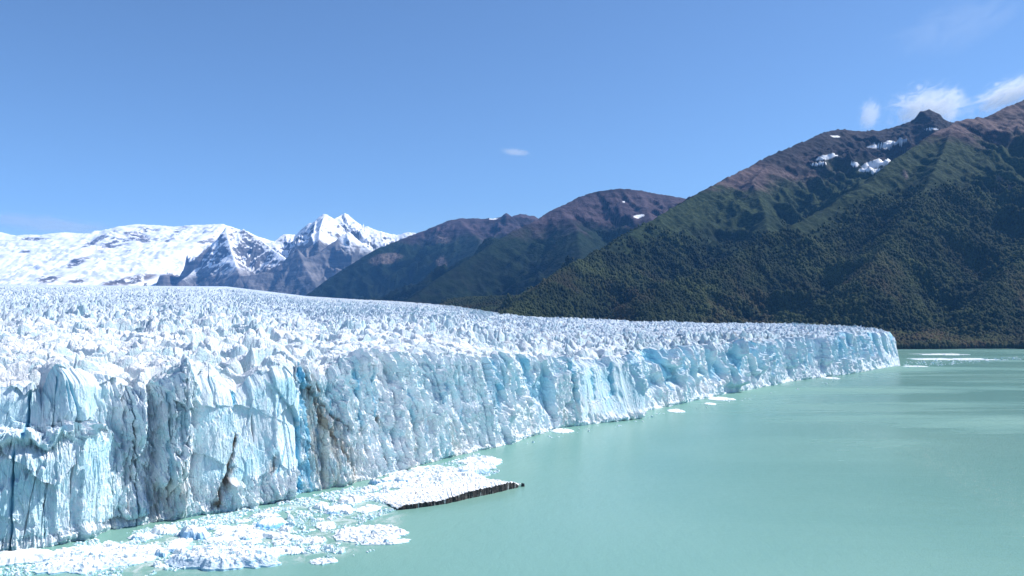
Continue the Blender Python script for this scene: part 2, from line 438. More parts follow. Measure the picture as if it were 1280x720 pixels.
    def crack(p0, h0, p1, h1, width, depth, b=0., d=0., seed=0, wob=3.):
        nonlocal off, blue, dirt
        t = np.clip((h - h0) / (h1 - h0), 0, 1)
        c = p0 + (p1 - p0) * t + wob * fbm(h * 5 + seed * 7, h * 0 + seed, 4, 100 + seed)
        inside = ss(min(h0, h1) - .02, min(h0, h1) + .04, h) * ss(max(h0, h1) + .02, max(h0, h1) - .04, h)
        ww = width * (.35 + .9 * ss(-.5, .5, gn(h * 9, h * 0 + seed * 3, 140 + seed)))
        w = np.exp(-((PX - c) / ww) ** 2) * inside
        off = off - depth * w
        if b: blue = np.maximum(blue, b * w)
        if d: dirt = np.maximum(dirt, d * w)
    crack(376, 1.0, 373, .0, 3.6, 3.4, b=1.0, seed=1, wob=1.5)
    crack(386, .98, 386, -.05, 6.5, .8, b=.34, seed=2, wob=2)
    crack(372, .9, 366, .55, 1.2, 1.0, b=.5, seed=3)
    crack(106, 1.0, 118, .68, 1.4, 1.4, b=.6, seed=4); crack(100, .95, 78, .66, 1.8, 2, b=.55, seed=5); crack(105, .9, 110, .68, 1.1, 1, b=.5, seed=6)
    crack(213, .95, 210, .25, 1.6, 1.5, b=.25, d=.6, seed=7); crack(165, .55, 158, .1, 1.1, 1.2, d=.5, seed=8)
    crack(172, .72, 168, .30, 1.5, 1.2, d=.55, seed=9); crack(235, .5, 236, .1, 1.1, 1, d=.6, seed=10)
    crack(298, .62, 268, .02, 2.6, 1.8, d=1.5, seed=11); crack(290, .35, 262, .02, 5, .8, d=1.3, seed=12)
    crack(316, .72, 314, .48, 1.0, .8, d=.8, seed=13); crack(336, .35, 330, .2, 3, .8, d=1.2, seed=14)
    crack(350, .8, 340, .6, 1, .7, b=.4, seed=15); crack(350, .4, 336, .2, 1.3, .8, b=.5, seed=16)
    crack(45, .5, 28, .05, 1.1, 1, d=.5, seed=17); crack(62, .45, 50, .1, 1., .8, d=.35, seed=18); crack(13, .6, 12, -.1, 2.2, 3, b=.5, seed=19)
    crack(92, .5, 88, .05, 1.0, .9, d=.6, seed=20); crack(120, .38, 118, .0, 1.2, .9, d=.4, seed=21)
    crack(384, .98, 447, .05, 4.0, 1.0, d=1.5, seed=22, wob=9); crack(392, .85, 442, .25, 9, .2, d=.5, seed=23, wob=8); crack(400, .9, 436, .45, 3, .6, d=1.0, seed=60, wob=9)
    crack(487, .5, 489, .05, 1.6, .8, d=1, seed=24); crack(462, .6, 460, .2, 1.2, .7, d=.3, seed=25)
    crack(727, .75, 724, .2, 1.6, 1.6, b=.45, seed=26); crack(702, .25, 706, .0, 4, .5, d=.5, seed=27)
    crack(300, 1.0, 292, .80, 2.4, 2.0, b=.6, seed=28); crack(27, .95, 24, .66, 3, 3, b=.7, seed=29)
    for i in range(46):
        q = 400 + 715 * ((i * .6180339) % 1); r = (i * .7548776) % 1
        crack(q, .55 + .45 * r, q - 4, .1 + .3 * r, .9 + .8 * r, 1.2, b=.35 * r + .1, seed=30 + i, wob=3)
    # blue of fresh ice, plus shade painted into smooth faces and recesses
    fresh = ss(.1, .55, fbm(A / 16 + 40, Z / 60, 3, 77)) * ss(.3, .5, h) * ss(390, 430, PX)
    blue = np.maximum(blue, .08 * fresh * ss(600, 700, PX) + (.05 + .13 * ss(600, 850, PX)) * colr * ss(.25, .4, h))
    blue = np.maximum(blue, (.10 + .1 * fbm(A / 12, Z / 20, 3, 59)) * smooth_face + .02 * cut)  # shade of the smooth walls painted in as a bluish tint
    blue = np.maximum(blue, .26 * rec * ss(520, 760, PX) * ss(.2, .4, h))  # teal shade painted inside the recesses of the far cliff
    # grime at the foot between 30 and 350
    g = ss(.0, .5, fbm(A / 6, Z / 16, 4, 79)) * ss(.34, .02, h + .12 * gn(A / 12, A * 0, 80)) * ss(100, 150, PX) * ss(360, 330, PX)
    dirt = np.maximum(dirt, .45 * g * ss(0, .4, gn(A / 5, Z / 30, 81)))
    # line of dark grime where ice meets water
    tan = .55 * ss(386, 396, PX) * ss(446, 430, PX + (h - .3) * 60) * ss(.95, .6, h) + .45 * ss(170, 200, PX) * ss(245, 215, PX) * ss(.5, .15, h)
    tan = np.maximum(tan, .5 * ss(-.1, .5, fbm(A / 25, Z / 40, 3, 85)) * ss(.6, .1, h) * ss(380, 450, PX))
    X = bx[None, :] + nx[None, :] * off; Y = by[None, :] + ny[None, :] * off
    # ---- top rows
    pyE = np.interp(px, E_PX, E_PY); YE = np.interp(px, E_PX, E_Y)
    zE = CAMZ + (HOR - pyE) / F0 * YE
    ex, ey = X[-1], Y[-1]
    re = np.hypot(ex, ey); RE = YE / (ry)
    U = np.maximum(RE - re, 1.0)
    NT_ = 1250
    tt = np.linspace(0, 1, NT_ + 1)[1:, None]
    # log-like spacing, at first about half a metre
    q = 6.2; u = U[None, :] * (np.exp(q * tt * (U / U.max())[None, :] ** .35) - 1) / (np.exp(q * (U / U.max())[None, :] ** .35) - 1)
    kk = np.hanning(63); kk /= kk.sum()
    exs = np.convolve(np.pad(ex, 31, mode='edge'), kk, 'valid'); eys = np.convolve(np.pad(ey, 31, mode='edge'), kk, 'valid')
    dk = np.exp(-u / 9)
    TX = exs[None, :] + rx[None, :] * u + (ex - exs)[None, :] * dk; TY = eys[None, :] + ry[None, :] * u + (ey - eys)[None, :] * dk
    base_u = np.clip(u / U[None, :], 0, 1)
    kz = np.hanning(401); kz /= kz.sum()
    zs = np.convolve(np.pad(ztop, 200, mode='edge'), kz, 'valid')
    zt = zs[None, :] + (zE - zs)[None, :] * base_u ** .92 + (ztop - zs)[None, :] * np.exp(-u / 14)
    R = np.hypot(TX, TY)
    # far tip drops to the water behind
    tip = ss(30, 160, U)[None, :]
    def seracs(x, y, R, u):
        amp = 1.0 - .32 * ss(600, 1500, R) - .36 * ss(2500, 6500, R) - .25 * ss(6500, 8000, R)
        near = ss(1000, 450, R)
        wx = x + 7 * gn(x / 26, y / 26, 201); wy = y + 7 * gn(x / 26, y / 26, 202)
        ca, sa = math.cos(.55), math.sin(.55)
        a = wx * ca + wy * sa; b = -wx * sa + wy * ca
        z = 4.5 * fbm(x / 110, y / 110, 3, 203) + near * 3.5 * (ridged(a / 95, b / 42, 3, 220) - .4)
        # crevasse-bounded blocks with tilted tops
        f1, f2, ci, cj, ox, oy = voro(a / 24, b / 15, 204)
        r1 = hsh(ci, cj, 205); r2 = hsh(ci, cj, 206) - .5; r3 = hsh(ci, cj, 207) - .5
        crev = 1 - ss(0, .24, f2 - f1)
        z = z + (r1 - .45) * 7.0 + ox * r2 * 14 + oy * r3 * 14 - crev * (5 + 4 * r1)
        # smaller blocks and spires
        f1, f2, ci, cj, ox, oy = voro((a + 1.5 * gn(x / 5, y / 5, 208)) / 8.5, b / 6.5, 209)
        r1 = hsh(ci, cj, 210); r2 = hsh(ci, cj, 211) - .5; r3 = hsh(ci, cj, 212) - .5
        sp_ = np.clip(1 - f1 * 1.25, 0, 1) ** 1.2
        z = z + sp_ * 9.5 * r1 ** 1.5 * (1 - .65 * near) + (ox * r2 * 5.0 + oy * r3 * 5.0 + (r1 - .5) * 2.4) * (1 - .5 * near) - (1 - ss(0, .2, f2 - f1)) * 1.6 * (1 - .4 * near)
        fn = ss(1500, 500, R)
        f1, f2, ci, cj, ox, oy = voro(x / 2.4, y / 2.8, 213)
        z = z + .6 * fn * ((hsh(ci, cj, 214) - .5) * 1.1 + ox * (hsh(ci, cj, 215) - .5) * 2.4 + oy * (hsh(ci, cj, 216) - .5) * 2.4)
        z = z + (ridged(x / 9, y / 9, 4, 217) - .4) * 1.7 + fn * .35 * fbm(x / 1.4, y / 1.4, 2, 218)
        z = z - 6 * ss(.60, .80, ridged(a / 120, b / 34, 2, 230)) * (1 - .4 * near)
        return z * amp * (.62 + .62 * ss(-.35, .4, fbm(x / 170, y / 170, 3, 231)))
    sz = seracs(TX, TY, R, u)
    rim = .30 + .70 * ss(0, 14, u)
    TZ = zt + sz * rim * tip + (crest_row * fade[-1] * .8)[None, :] * np.exp(-u / 7)
    # edge row of the cliff must meet the first top row
    e0 = seracs(ex[None, :], ey[None, :], re[None, :], u[:1] * 0)[0] * .30 * tip[0]
    Z = Z + (e0[None, :] + crest_row[None, :] * fade[-1:] * .8) * ss(.55, 1.0, v) 
    # closing wall at the inland end
    CXs = np.repeat(TX[-1:], 2, 0); CYs = np.repeat(TY[-1:], 2, 0)
    CXs[1] += rx * 3; CYs[1] += ry * 3
    CZs = np.stack([TZ[-1] - 5, np.full(NC, -6.0)])
    Xa = np.concatenate([X, TX, CXs]); Ya = np.concatenate([Y, TY, CYs]); Za = np.concatenate([Z, TZ, CZs])
    V = np.stack([Xa, Ya, Za], -1)
    n = V.shape[0]
    z0 = lambda a: np.concatenate([a, np.zeros((n - NV, NC))])
    cl = np.concatenate([np.ones((NV, NC)), np.zeros((n - NV, NC))])
    # dust on the top: medial band and far right field
    Rr = np.hypot(Xa, Ya); PXa = px[None, :] + 0 * Xa
    dusty = .10 + .55 * ss(420, 640, PXa) * ss(500, 1000, Rr) + .5 * ss(2400, 3600, Rr) * ss(9000, 5200, Rr) + 1.1 * ss(2000, 2900, Rr) * ss(7000, 5200, Rr) * ss(330, 420, PXa) * ss(660, 600, PXa)
    dusty = dusty * np.concatenate([np.zeros((NV, NC)) + .3, np.ones((n - NV, NC))])
    me = mesh_np('glacier', V, grid_faces(n, NC), ICE,
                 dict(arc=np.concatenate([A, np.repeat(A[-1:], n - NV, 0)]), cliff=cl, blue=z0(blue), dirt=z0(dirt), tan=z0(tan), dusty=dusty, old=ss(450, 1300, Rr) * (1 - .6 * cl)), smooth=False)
    link('glacier', me, 'vast crevassed blue-white glacier ending in a tall ice cliff over the lake', 'glacier', kind='structure')
    return

glacier()
print('glacier', time.time() - T0)

# ------------------------------------------------------------------ mountains
def poly_dist(x, y, pts):
    """distance to a ridge polyline, ridge height there, arc position"""
    best = np.full(x.shape, 1e9, np.float32); zz = np.zeros(x.shape, np.float32); tt = np.zeros(x.shape, np.float32); side = np.zeros(x.shape, np.float32)
    acc = 0
    for (a, b) in zip(pts[:-1], pts[1:]):
        dx, dy = b[0] - a[0], b[1] - a[1]; L2 = dx * dx + dy * dy; L = math.sqrt(L2)
        t = ((x - a[0]) * dx + (y - a[1]) * dy) / L2
        tc = np.clip(t, 0, 1)
        d = np.hypot(x - (a[0] + tc * dx), y - (a[1] + tc * dy)).astype(np.float32)
        m = d < best
        best = np.where(m, d, best); zz = np.where(m, a[2] + tc * (b[2] - a[2]), zz); tt = np.where(m, acc + tc * L, tt)
        acc += L
    return best, zz, tt

def densify(pts, seed, amp=.012):
    """resample a ridge line every ~90 m with small wobble"""
    P = [np.array(p, float) for p in pts]; out = []
    for i, (a, b) in enumerate(zip(P[:-1], P[1:])):
        out.append(a)
    out.append(P[-1])
    return out

def mountain(name, ridges, xr, yr, step, mat, foot=lambda x, y: 0 * x - 30, seed=0, rough=1.0, gul=1.0, attrs=None, label='', soft=18., spacing=230.):
    xs = np.arange(xr[0], xr[1], step); ys = np.arange(yr[0], yr[1], step)
    Y, X = np.meshgrid(ys, xs, indexing='ij'); X = X.astype(np.float32); Y = Y.astype(np.float32)
    wx = X + 45 * fbm(X / 420, Y / 420, 3, seed + 1); wy = Y + 45 * fbm(X / 420, Y / 420, 3, seed + 2)
    H = None
    for i, (pts, k, c) in enumerate(ridges):
        pts = [at(*p) for p in pts]
        # warp ridge by the same field is avoided: measure with a warp that vanishes at the crest
        d0, z0, t0 = poly_dist(X, Y, pts)
        d1, z1, t1 = poly_dist(wx, wy, pts)
        w = ss(0, 260, d0)
        d = d0 * (1 - w) + d1 * w; zr = z0; t = t0 * (1 - w) + t1 * w
        g = ridged(t / spacing + .35 * gn(t / 300, d / 300, seed + 5) + i * 13.7, d / (spacing * 5.5), 5, seed + 10 + i * 7, .5)
        fall = k * d + c * d * d
        # spurs stand out, gullies cut in, growing away from the crest
        gul_amp = gul * .50 * np.minimum(d, 520) ** .95 * k / .6
        h = zr - fall - gul_amp * (.62 - g)
        if H is None: H = h
        else:
            m = np.maximum(H, h); H = m + soft * np.log1p(np.exp(-np.abs(H - h) / soft))
    dmin = np.minimum.reduce([poly_dist(X, Y, [at(*p) for p in r[0]])[0] for r in ridges])
    a = rough * (.2 + .8 * ss(0, 250, dmin))
    H = H + a * (42 * fbm(X / 330, Y / 330, 5, seed + 50) + 30 * (ridged(X / 150, Y / 150, 5, seed + 60) - .45)) + rough * 13 * (ridged(X / 55, Y / 55, 4, seed + 70) - .4) * (.55 + .45 * ss(0, 200, dmin))
    fl = foot(X, Y)
    m = 12.
    H = np.maximum(H, fl) + m * np.log1p(np.exp(-np.abs(H - fl) / m)) - m * .0
    V = np.stack([X, Y, H], -1)
    A = dict(dark=np.zeros_like(X), snow=np.zeros_like(X), scar=np.zeros_like(X), tl=np.zeros_like(X))
    if attrs: attrs(A, X, Y, H)
    me = mesh_np(name, V, grid_faces(*X.shape), mat, A)
    link(name, me, label, 'mountain', kind='structure')
    return X, Y, H

def march(X, Y, H, px, py):
    """where the sight line of a photo pixel meets a heightfield"""
    x0, y0 = X[0, 0], Y[0, 0]; st = X[0, 1] - X[0, 0]
    dx, dy, dz = [float(q) for q in ray(px, py)]
    for Yd in np.arange(Y[0, 0], Y[-1, 0], st):
        x = dx / dy * Yd; z = CAMZ + dz / dy * Yd
        i = int((Yd - y0) / st); j = int((x - x0) / st)
        if 0 <= j < X.shape[1] and 0 <= i < X.shape[0] and H[i, j] > z: return x, Yd, H[i, j]
    return None

def blobs(arr, X, Y, H, items, seed):
    """irregular patches lying on the slope: (px,py, half width px, half height px, tilt deg)"""
    for px, py, a, b, tl in items:
        c = march(X, Y, H, px, py)
        if c is None: print('miss', px, py); continue
        m = c[1] / F0
        # local frame: across (x) and height
        dx = (X - c[0]) / m; dz = (H - c[2]) / m
        ct, st_ = math.cos(rad(tl)), math.sin(rad(tl))
        u = dx * ct + dz * st_; v = -dx * st_ + dz * ct
        r = np.sqrt((u / a) ** 2 + (v / b) ** 2) + .28 * fbm(X / (m * a * .6), H / (m * b * 1.0), 3, seed)
        near = np.hypot(X - c[0], Y - c[1]) < max(a, b) * m * 4 + 120
        arr[:] = np.maximum(arr, ss(1.15, .75, r) * near)

# right massif --------------------------------------------------
M_MASSIF = massif_material('massif_ground', 520, 690)
def a_massif(A, X, Y, H):
    blobs(A['snow'], X, Y, H, [(1098, 204, 27, 6, 16), (1124, 175, 20, 5, 30), (1100, 184, 17, 3.5, 8), (1032, 197, 18, 4, 18), (1026, 206, 10, 2.5, 3), (1083, 212, 10, 3, 10), (1094, 214, 7, 2.5, 20),
                                 (1044, 171, 8, 2, 0), (1166, 161, 6, 2, -10), (1070, 205, 4, 4, 40)], 7)
    blobs(A['scar'], X, Y, H, [(1253, 228, 3, 9, 20), (1262, 240, 10, 3, 15), (1132, 220, 3, 8, -20)], 9)
    # the tree line climbs to the right
    A['tl'] += -170 * ss(1100, 1900, X) + 40 * ss(900, 300, X)
    A['dark'] += np.clip(ss(3950, 4300, Y + 260 * fbm(X / 300, Y / 300, 4, 41)) * ss(740, 900, H + 200 * fbm(X / 200, Y / 200, 4, 42)), 0, 1) * .85
def f_massif(x, y):
    # lake bed outside, the valley floor behind the shore rises slowly; the ice flank further left
    shore = 2055 + 40 * fbm(x / 300, y * 0, 3, 5) + 200 * ss(700, 200, x) + 700 * ss(200, -500, x)
    return np.where(y > shore, (y - shore) * .14 - 3 + 0 * x, (y - shore) * .3 - 3).clip(-15, 160)
R1 = [(596, 402, 2350), (635, 391, 2500), (704, 341, 2900), (800, 284, 3450), (845, 258, 3700), (900, 226, 4000), (940, 207, 4200), (962, 194, 4300), (1000, 178, 4500), (1020, 170, 4600), (1048, 161, 4800), (1080, 163, 4950), (1112, 161, 5000),
      (1128, 156, 5000), (1142, 149, 5000), (1151, 139, 5000), (1160, 136, 5000), (1168, 139, 5000), (1176, 148, 5000), (1187, 153, 5050), (1196, 156, 5150), (1260, 168, 5300)]
R2 = [(1560, 40, 4300), (1400, 85, 4100), (1280, 124, 3950), (1255, 136, 3880), (1235, 146, 3820), (1196, 152, 3750), (1165, 168, 3650), (1130, 190, 3520), (1085, 226, 3350), (1040, 254, 3250), (1000, 276, 3120), (950, 302, 2950), (880, 340, 2700), (800, 372, 2450)]
R3 = [(1400, 200, 3300), (1330, 270, 2850), (1270, 330, 2550), (1230, 380, 2350)]
R4 = [(962, 205, 4200), (940, 225, 3950), (955, 262, 3700), (960, 290, 3450)]
R5 = [(1190, 160, 3650), (1165, 220, 3250), (1120, 290, 2850), (1080, 350, 2500)]
mass = mountain('mountain', [(R1, .50, 0), (R2, .56, 0), (R3, .5, 0), (R4, .6, 0), (R5, .62, 0)], (-350, 3300), (1980, 5600), 6.5, M_MASSIF, f_massif, 300, 1.5, 1.25, a_massif,
                'dark forested massif with purple-brown summits rising from the far shore')
print('massif', time.time() - T0)

# middle mountains ----------------------------------------------
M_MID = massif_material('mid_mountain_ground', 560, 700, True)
def a_mid(A, X, Y, H):
    blobs(A['snow'], X, Y, H, [(798, 271, 8, 3, 15), (780, 254, 1.5, 1.5, 0)], 17)
RA = [(470, 392, 4600), (520, 368, 4900), (560, 340, 5200), (600, 314, 5500), (640, 289, 5800), (672, 274, 6000), (700, 258, 6200), (725, 246, 6300), (745, 239, 6400), (765, 236, 6400), (785, 236, 6450), (808, 239, 6500), (835, 244, 6500), (870, 250, 6500), (960, 262, 6500)]
RA2 = [(700, 262, 6100), (722, 285, 5600), (725, 320, 5000), (730, 360, 4300)]
RA3 = [(800, 244, 6400), (815, 275, 5700), (790, 310, 5000)]
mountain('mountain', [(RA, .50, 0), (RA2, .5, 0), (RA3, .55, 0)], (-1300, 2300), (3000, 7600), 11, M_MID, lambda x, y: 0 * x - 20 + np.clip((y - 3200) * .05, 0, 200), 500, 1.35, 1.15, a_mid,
         'brown-topped rounded mountain in the middle distance with forested lower slopes')
def a_b(A, X, Y, H):
    blobs(A['scar'], X, Y, H, [(553, 330, 6, 12, 20), (545, 300, 22, 6, -15), (480, 325, 20, 8, 10)], 27)
    blobs(A['snow'], X, Y, H, [(617, 274, 6, 1.5, 0)], 28)
RB = [(356, 384, 7800), (378, 373, 8000), (400, 356, 8200), (430, 335, 8400), (470, 311, 8600), (500, 299, 8800), (530, 288, 9000), (560, 276, 9000), (575, 272, 9000), (600, 273, 9000), (615, 273, 9000), (626, 271, 9000), (632, 266, 9000), (638, 271, 9050), (650, 268, 9100), (668, 270, 9200), (700, 290, 9300), (800, 310, 9400)]
RB2 = [(575, 275, 8900), (600, 300, 8200), (585, 345, 7200), (560, 372, 6400)]
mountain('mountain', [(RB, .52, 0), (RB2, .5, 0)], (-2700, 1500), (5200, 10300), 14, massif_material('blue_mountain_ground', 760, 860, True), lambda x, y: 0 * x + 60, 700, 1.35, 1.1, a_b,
         'blue-green mountain behind the glacier with a small rocky spike on its crest')
print('mid', time.time() - T0)

# far snowy peaks -----------------------------------------------
M_PEAK = snowmount_material('peak_ground', 650, 950, .44, .62, (.085, .09, .105), (.20, .19, .20))
def a_peak(A, X, Y, H):
    A['tl'] += -620 * ss(12750, 12450, Y + 200 * fbm(X / 300, Y / 300, 3, 51)) + 350 * ss(-2900, -2500, X)
RP = [(300, 330, 13000), (335, 306, 13200), (345, 300, 13300), (354, 293, 13400), (370, 293, 13500), (378, 285, 13500), (385, 279, 13500), (390, 278, 13500), (394, 276, 13500), (400, 270, 13500), (404, 267, 13500), (408, 267, 13500), (412, 270, 13500), (417, 273, 13600), (423, 271, 13700), (427, 268, 13800), (431, 266, 13800), (435, 268, 13800), (441, 274, 13900), (452, 283, 14000),
      (460, 283, 14000), (469, 286, 14000), (482, 290, 14000), (496, 293, 14000), (511, 290, 14000), (525, 292, 14000), (560, 300, 14000)]
RP2 = [(350, 352, 11400), (370, 328, 11800), (395, 318, 12000), (412, 305, 12200), (436, 289, 12400), (452, 303, 12400), (475, 322, 12300), (500, 345, 12000)]
RP3 = [(405, 270, 13300), (400, 285, 12900), (398, 312, 12200)]
RP4 = [(285, 366, 11300), (300, 345, 11500), (340, 340, 11700), (372, 310, 11900), (380, 330, 11500), (400, 366, 11000)]
mountain('mountain', [(RP, .62, 0), (RP2, .85, 0), (RP3, .9, 0), (RP4, .8, 0)], (-5200, -500), (10300, 15200), 14, M_PEAK, lambda x, y: 0 * x + 280, 900, 1.9, 1.3, a_peak,
         'jagged twin-summit snowy peak with shaded blue rock walls', soft=30., spacing=330.)
RQ = [(225, 352, 11800), (245, 336, 12200), (262, 318, 12500), (272, 305, 12600), (277, 292, 12600), (283, 283, 12600), (291, 284, 12700), (298, 288, 12700), (305, 286, 12700), (312, 291, 12700), (325, 299, 12700), (340, 310, 12600), (356, 322, 12300), (366, 340, 12000)]
RQ2 = [(283, 290, 12500), (290, 315, 12100), (300, 345, 11500)]
M_PEAK2 = snowmount_material('rock_peak_ground', 550, 850, .52, .68, (.08, .085, .10), (.19, .18, .19))
mountain('mountain', [(RQ, .85, 0), (RQ2, .8, 0)], (-5800, -2900), (10900, 14000), 13, M_PEAK2, lambda x, y: 0 * x + 280, 1100, 1.9, 1.4, None,
         'dark craggy rock pyramid streaked with snow beside the white ice cap', soft=30., spacing=300.)
def a_cap(A, X, Y, H):
    blobs(A['scar'], X, Y, H, [(98, 328, 16, 7, -30), (60, 350, 22, 5, -8), (95, 351, 12, 4, -8), (160, 351, 24, 8, 14), (33, 315, 5, 2, 0), (40, 299, 22, 3, -5), (175, 297, 28, 5, -20), (120, 302, 14, 8, -60)], 37)
    rocky = ss(-8400, -7600, X + 500 * fbm(X / 500, Y / 500, 4, 61)) * ss(-5300, -5900, X) * ss(14300, 15000, Y + 400 * fbm(X / 400, Y / 400, 4, 62)) * ss(-.15, .15, fbm(X / 600, Y / 600, 3, 63))
    A['snow'] += 1 - rocky
RC = [(-420, 300, 16500), (-200, 286, 16500), (-60, 288, 16500), (0, 290, 16500), (20, 294, 16500), (50, 293, 16500), (80, 290, 16500), (105, 292, 16500), (130, 289, 16500), (150, 283, 16500), (170, 280, 16500), (195, 281, 16500), (215, 283, 16400), (240, 281, 16400), (278, 280, 16200), (310, 292, 16200), (340, 303, 16200), (400, 320, 16200)]
RC2 = [(150, 284, 16300), (165, 297, 15500), (175, 312, 14700)]
RC3 = [(75, 292, 16300), (100, 315, 14800), (105, 335, 13600), (80, 350, 12600)]
RC4 = [(278, 282, 16000), (255, 300, 15200), (215, 318, 14200)]
M_CAP = snowmount_material('icecap_ground', -800, -600, .72, .86, (.10, .09, .09), (.22, .185, .17), 6)
mountain('mountain', [(RC, .34, 0), (RC2, .3, 0), (RC3, .22, 0), (RC4, .3, 0)], (-18500, -3600), (11000, 17600), 26, M_CAP, lambda x, y: 0 * x + 330 + (y - 11000) * .02, 1300, 1.5, .8, a_cap,
         'broad white ice cap with small bare rock outcrops beyond the glacier', soft=40., spacing=380.)
print('far', time.time() - T0)

# ------------------------------------------------------------------ water
xs = np.array([-18000., 19000.]); ys = np.array([-600., 17500.])
YY, XX = np.meshgrid(ys, xs, indexing='ij')
me = mesh_np('lake_water', np.stack([XX, YY, 0 * XX], -1), grid_faces(2, 2), WATER)
link('water', me, 'milky turquoise glacial lake with wind ripples', 'lake', kind='structure')

# ------------------------------------------------------------------ forest
def forest():
    X, Y, H = mass
    rng = np.random.default_rng(5)
    N = 520000
    # denser towards the viewer
    yy = 2040 + (rng.random(N) ** 1.35) * 1900
    aa = (rng.random(N) * 1.12 - .16)
    xx = aa * yy * .72
    st = X[0, 1] - X[0, 0]
    fi = (yy - Y[0, 0]) / st; fj = (xx - X[0, 0]) / st
    ok = (fi > 1) & (fj > 1) & (fi < X.shape[0] - 3) & (fj < X.shape[1] - 3)
    xx, yy, fi, fj = xx[ok], yy[ok], fi[ok], fj[ok]
    i = fi.astype(int); j = fj.astype(int); a = fi - i; b = fj - j
    z = H[i, j] * (1 - a) * (1 - b) + H[i + 1, j] * a * (1 - b) + H[i, j + 1] * (1 - a) * b + H[i + 1, j + 1] * a * b
    tl = 400 + 170 * fbm(xx / 380, yy / 380, 5, 801) + 150 * ss(1000, 1800, xx)
    dens = .12 + .88 * ss(-.30, .12, fbm(xx / 130, yy / 130, 4, 802)) 
    dens *= ss(tl + 60, tl - 130, z)
    # facing: keep what could be seen
    ok = (z > 1.5) & (rng.random(len(z)) < dens)
    xx, yy, z = xx[ok], yy[ok], z[ok]
    if len(xx) > 210000: xx, yy, z = xx[:210000], yy[:210000], z[:210000]
    n = len(xx); print('trees', n)
    phi = (1 + 5 ** .5) / 2
    ico = np.array([(-1, phi, 0), (1, phi, 0), (-1, -phi, 0), (1, -phi, 0), (0, -1, phi), (0, 1, phi), (0, -1, -phi), (0, 1, -phi), (phi, 0, -1), (phi, 0, 1), (-phi, 0, -1), (-phi, 0, 1)]) / 1.9
    tri = np.array([(0, 11, 5), (0, 5, 1), (0, 1, 7), (0, 7, 10), (0, 10, 11), (1, 5, 9), (5, 11, 4), (11, 10, 2), (10, 7, 6), (7, 1, 8), (3, 9, 4), (3, 4, 2), (3, 2, 6), (3, 6, 8), (3, 8, 9), (4, 9, 5), (2, 4, 11), (6, 2, 10), (8, 6, 7), (9, 8, 1)])
    r = (2.3 + 4.4 * rng.random(n) ** 2)
    hgt = r * (1.15 + .8 * rng.random(n))
    jit = 1 + .42 * (rng.random((n, 12, 1)) - .5)
    ang = rng.random(n) * 6.28; c, s = np.cos(ang)[:, None], np.sin(ang)[:, None]
    Vx = ico[None, :, 0] * c - ico[None, :, 1] * s; Vy = ico[None, :, 0] * s + ico[None, :, 1] * c
    V = np.stack([Vx * r[:, None], Vy * r[:, None], ico[None, :, 2] * hgt[:, None]], -1) * jit
    V += np.stack([xx, yy, z + hgt * .55], -1)[:, None, :]
    Fq = (tri[None] + (np.arange(n) * 12)[:, None, None]).reshape(-1, 3)
    tone = (.20 * rng.random(n) + .35 * ss(-.4, .4, fbm(xx / 60, yy / 60, 3, 803)) + .45 * ss(-.3, .4, fbm(xx / 260, yy / 260, 4, 805))) ** 1.2
    redn = ss(.02, .35, fbm(xx / 210, yy / 210, 4, 804)) * ss(420, 40, z) * .6 + .2 * ss(70, 15, z)
    redn = np.clip(redn * (.5 + rng.random(n)), 0, 1)
    m = NT('foliage')
    cc = m.mix(m.attr('tone'), (.007, .015, .008), (.054, .070, .024))
    cc = m.mix(m.math('MULTIPLY', m.attr('red'), .7), cc, (.070, .042, .026))
    m.bsdf(cc, .9, m.bump(m.noise(m.pos(), .8, 3), 1.0, .8), .1)
    me = mesh_np('forest', V, Fq, m.mat, dict(tone=np.repeat(tone, 12), red=np.repeat(redn, 12)), smooth=True)
    link('forest', me, 'dense dark beech forest covering the mountain above the far shore', 'forest', kind='stuff')
forest()
print('forest', time.time() - T0)

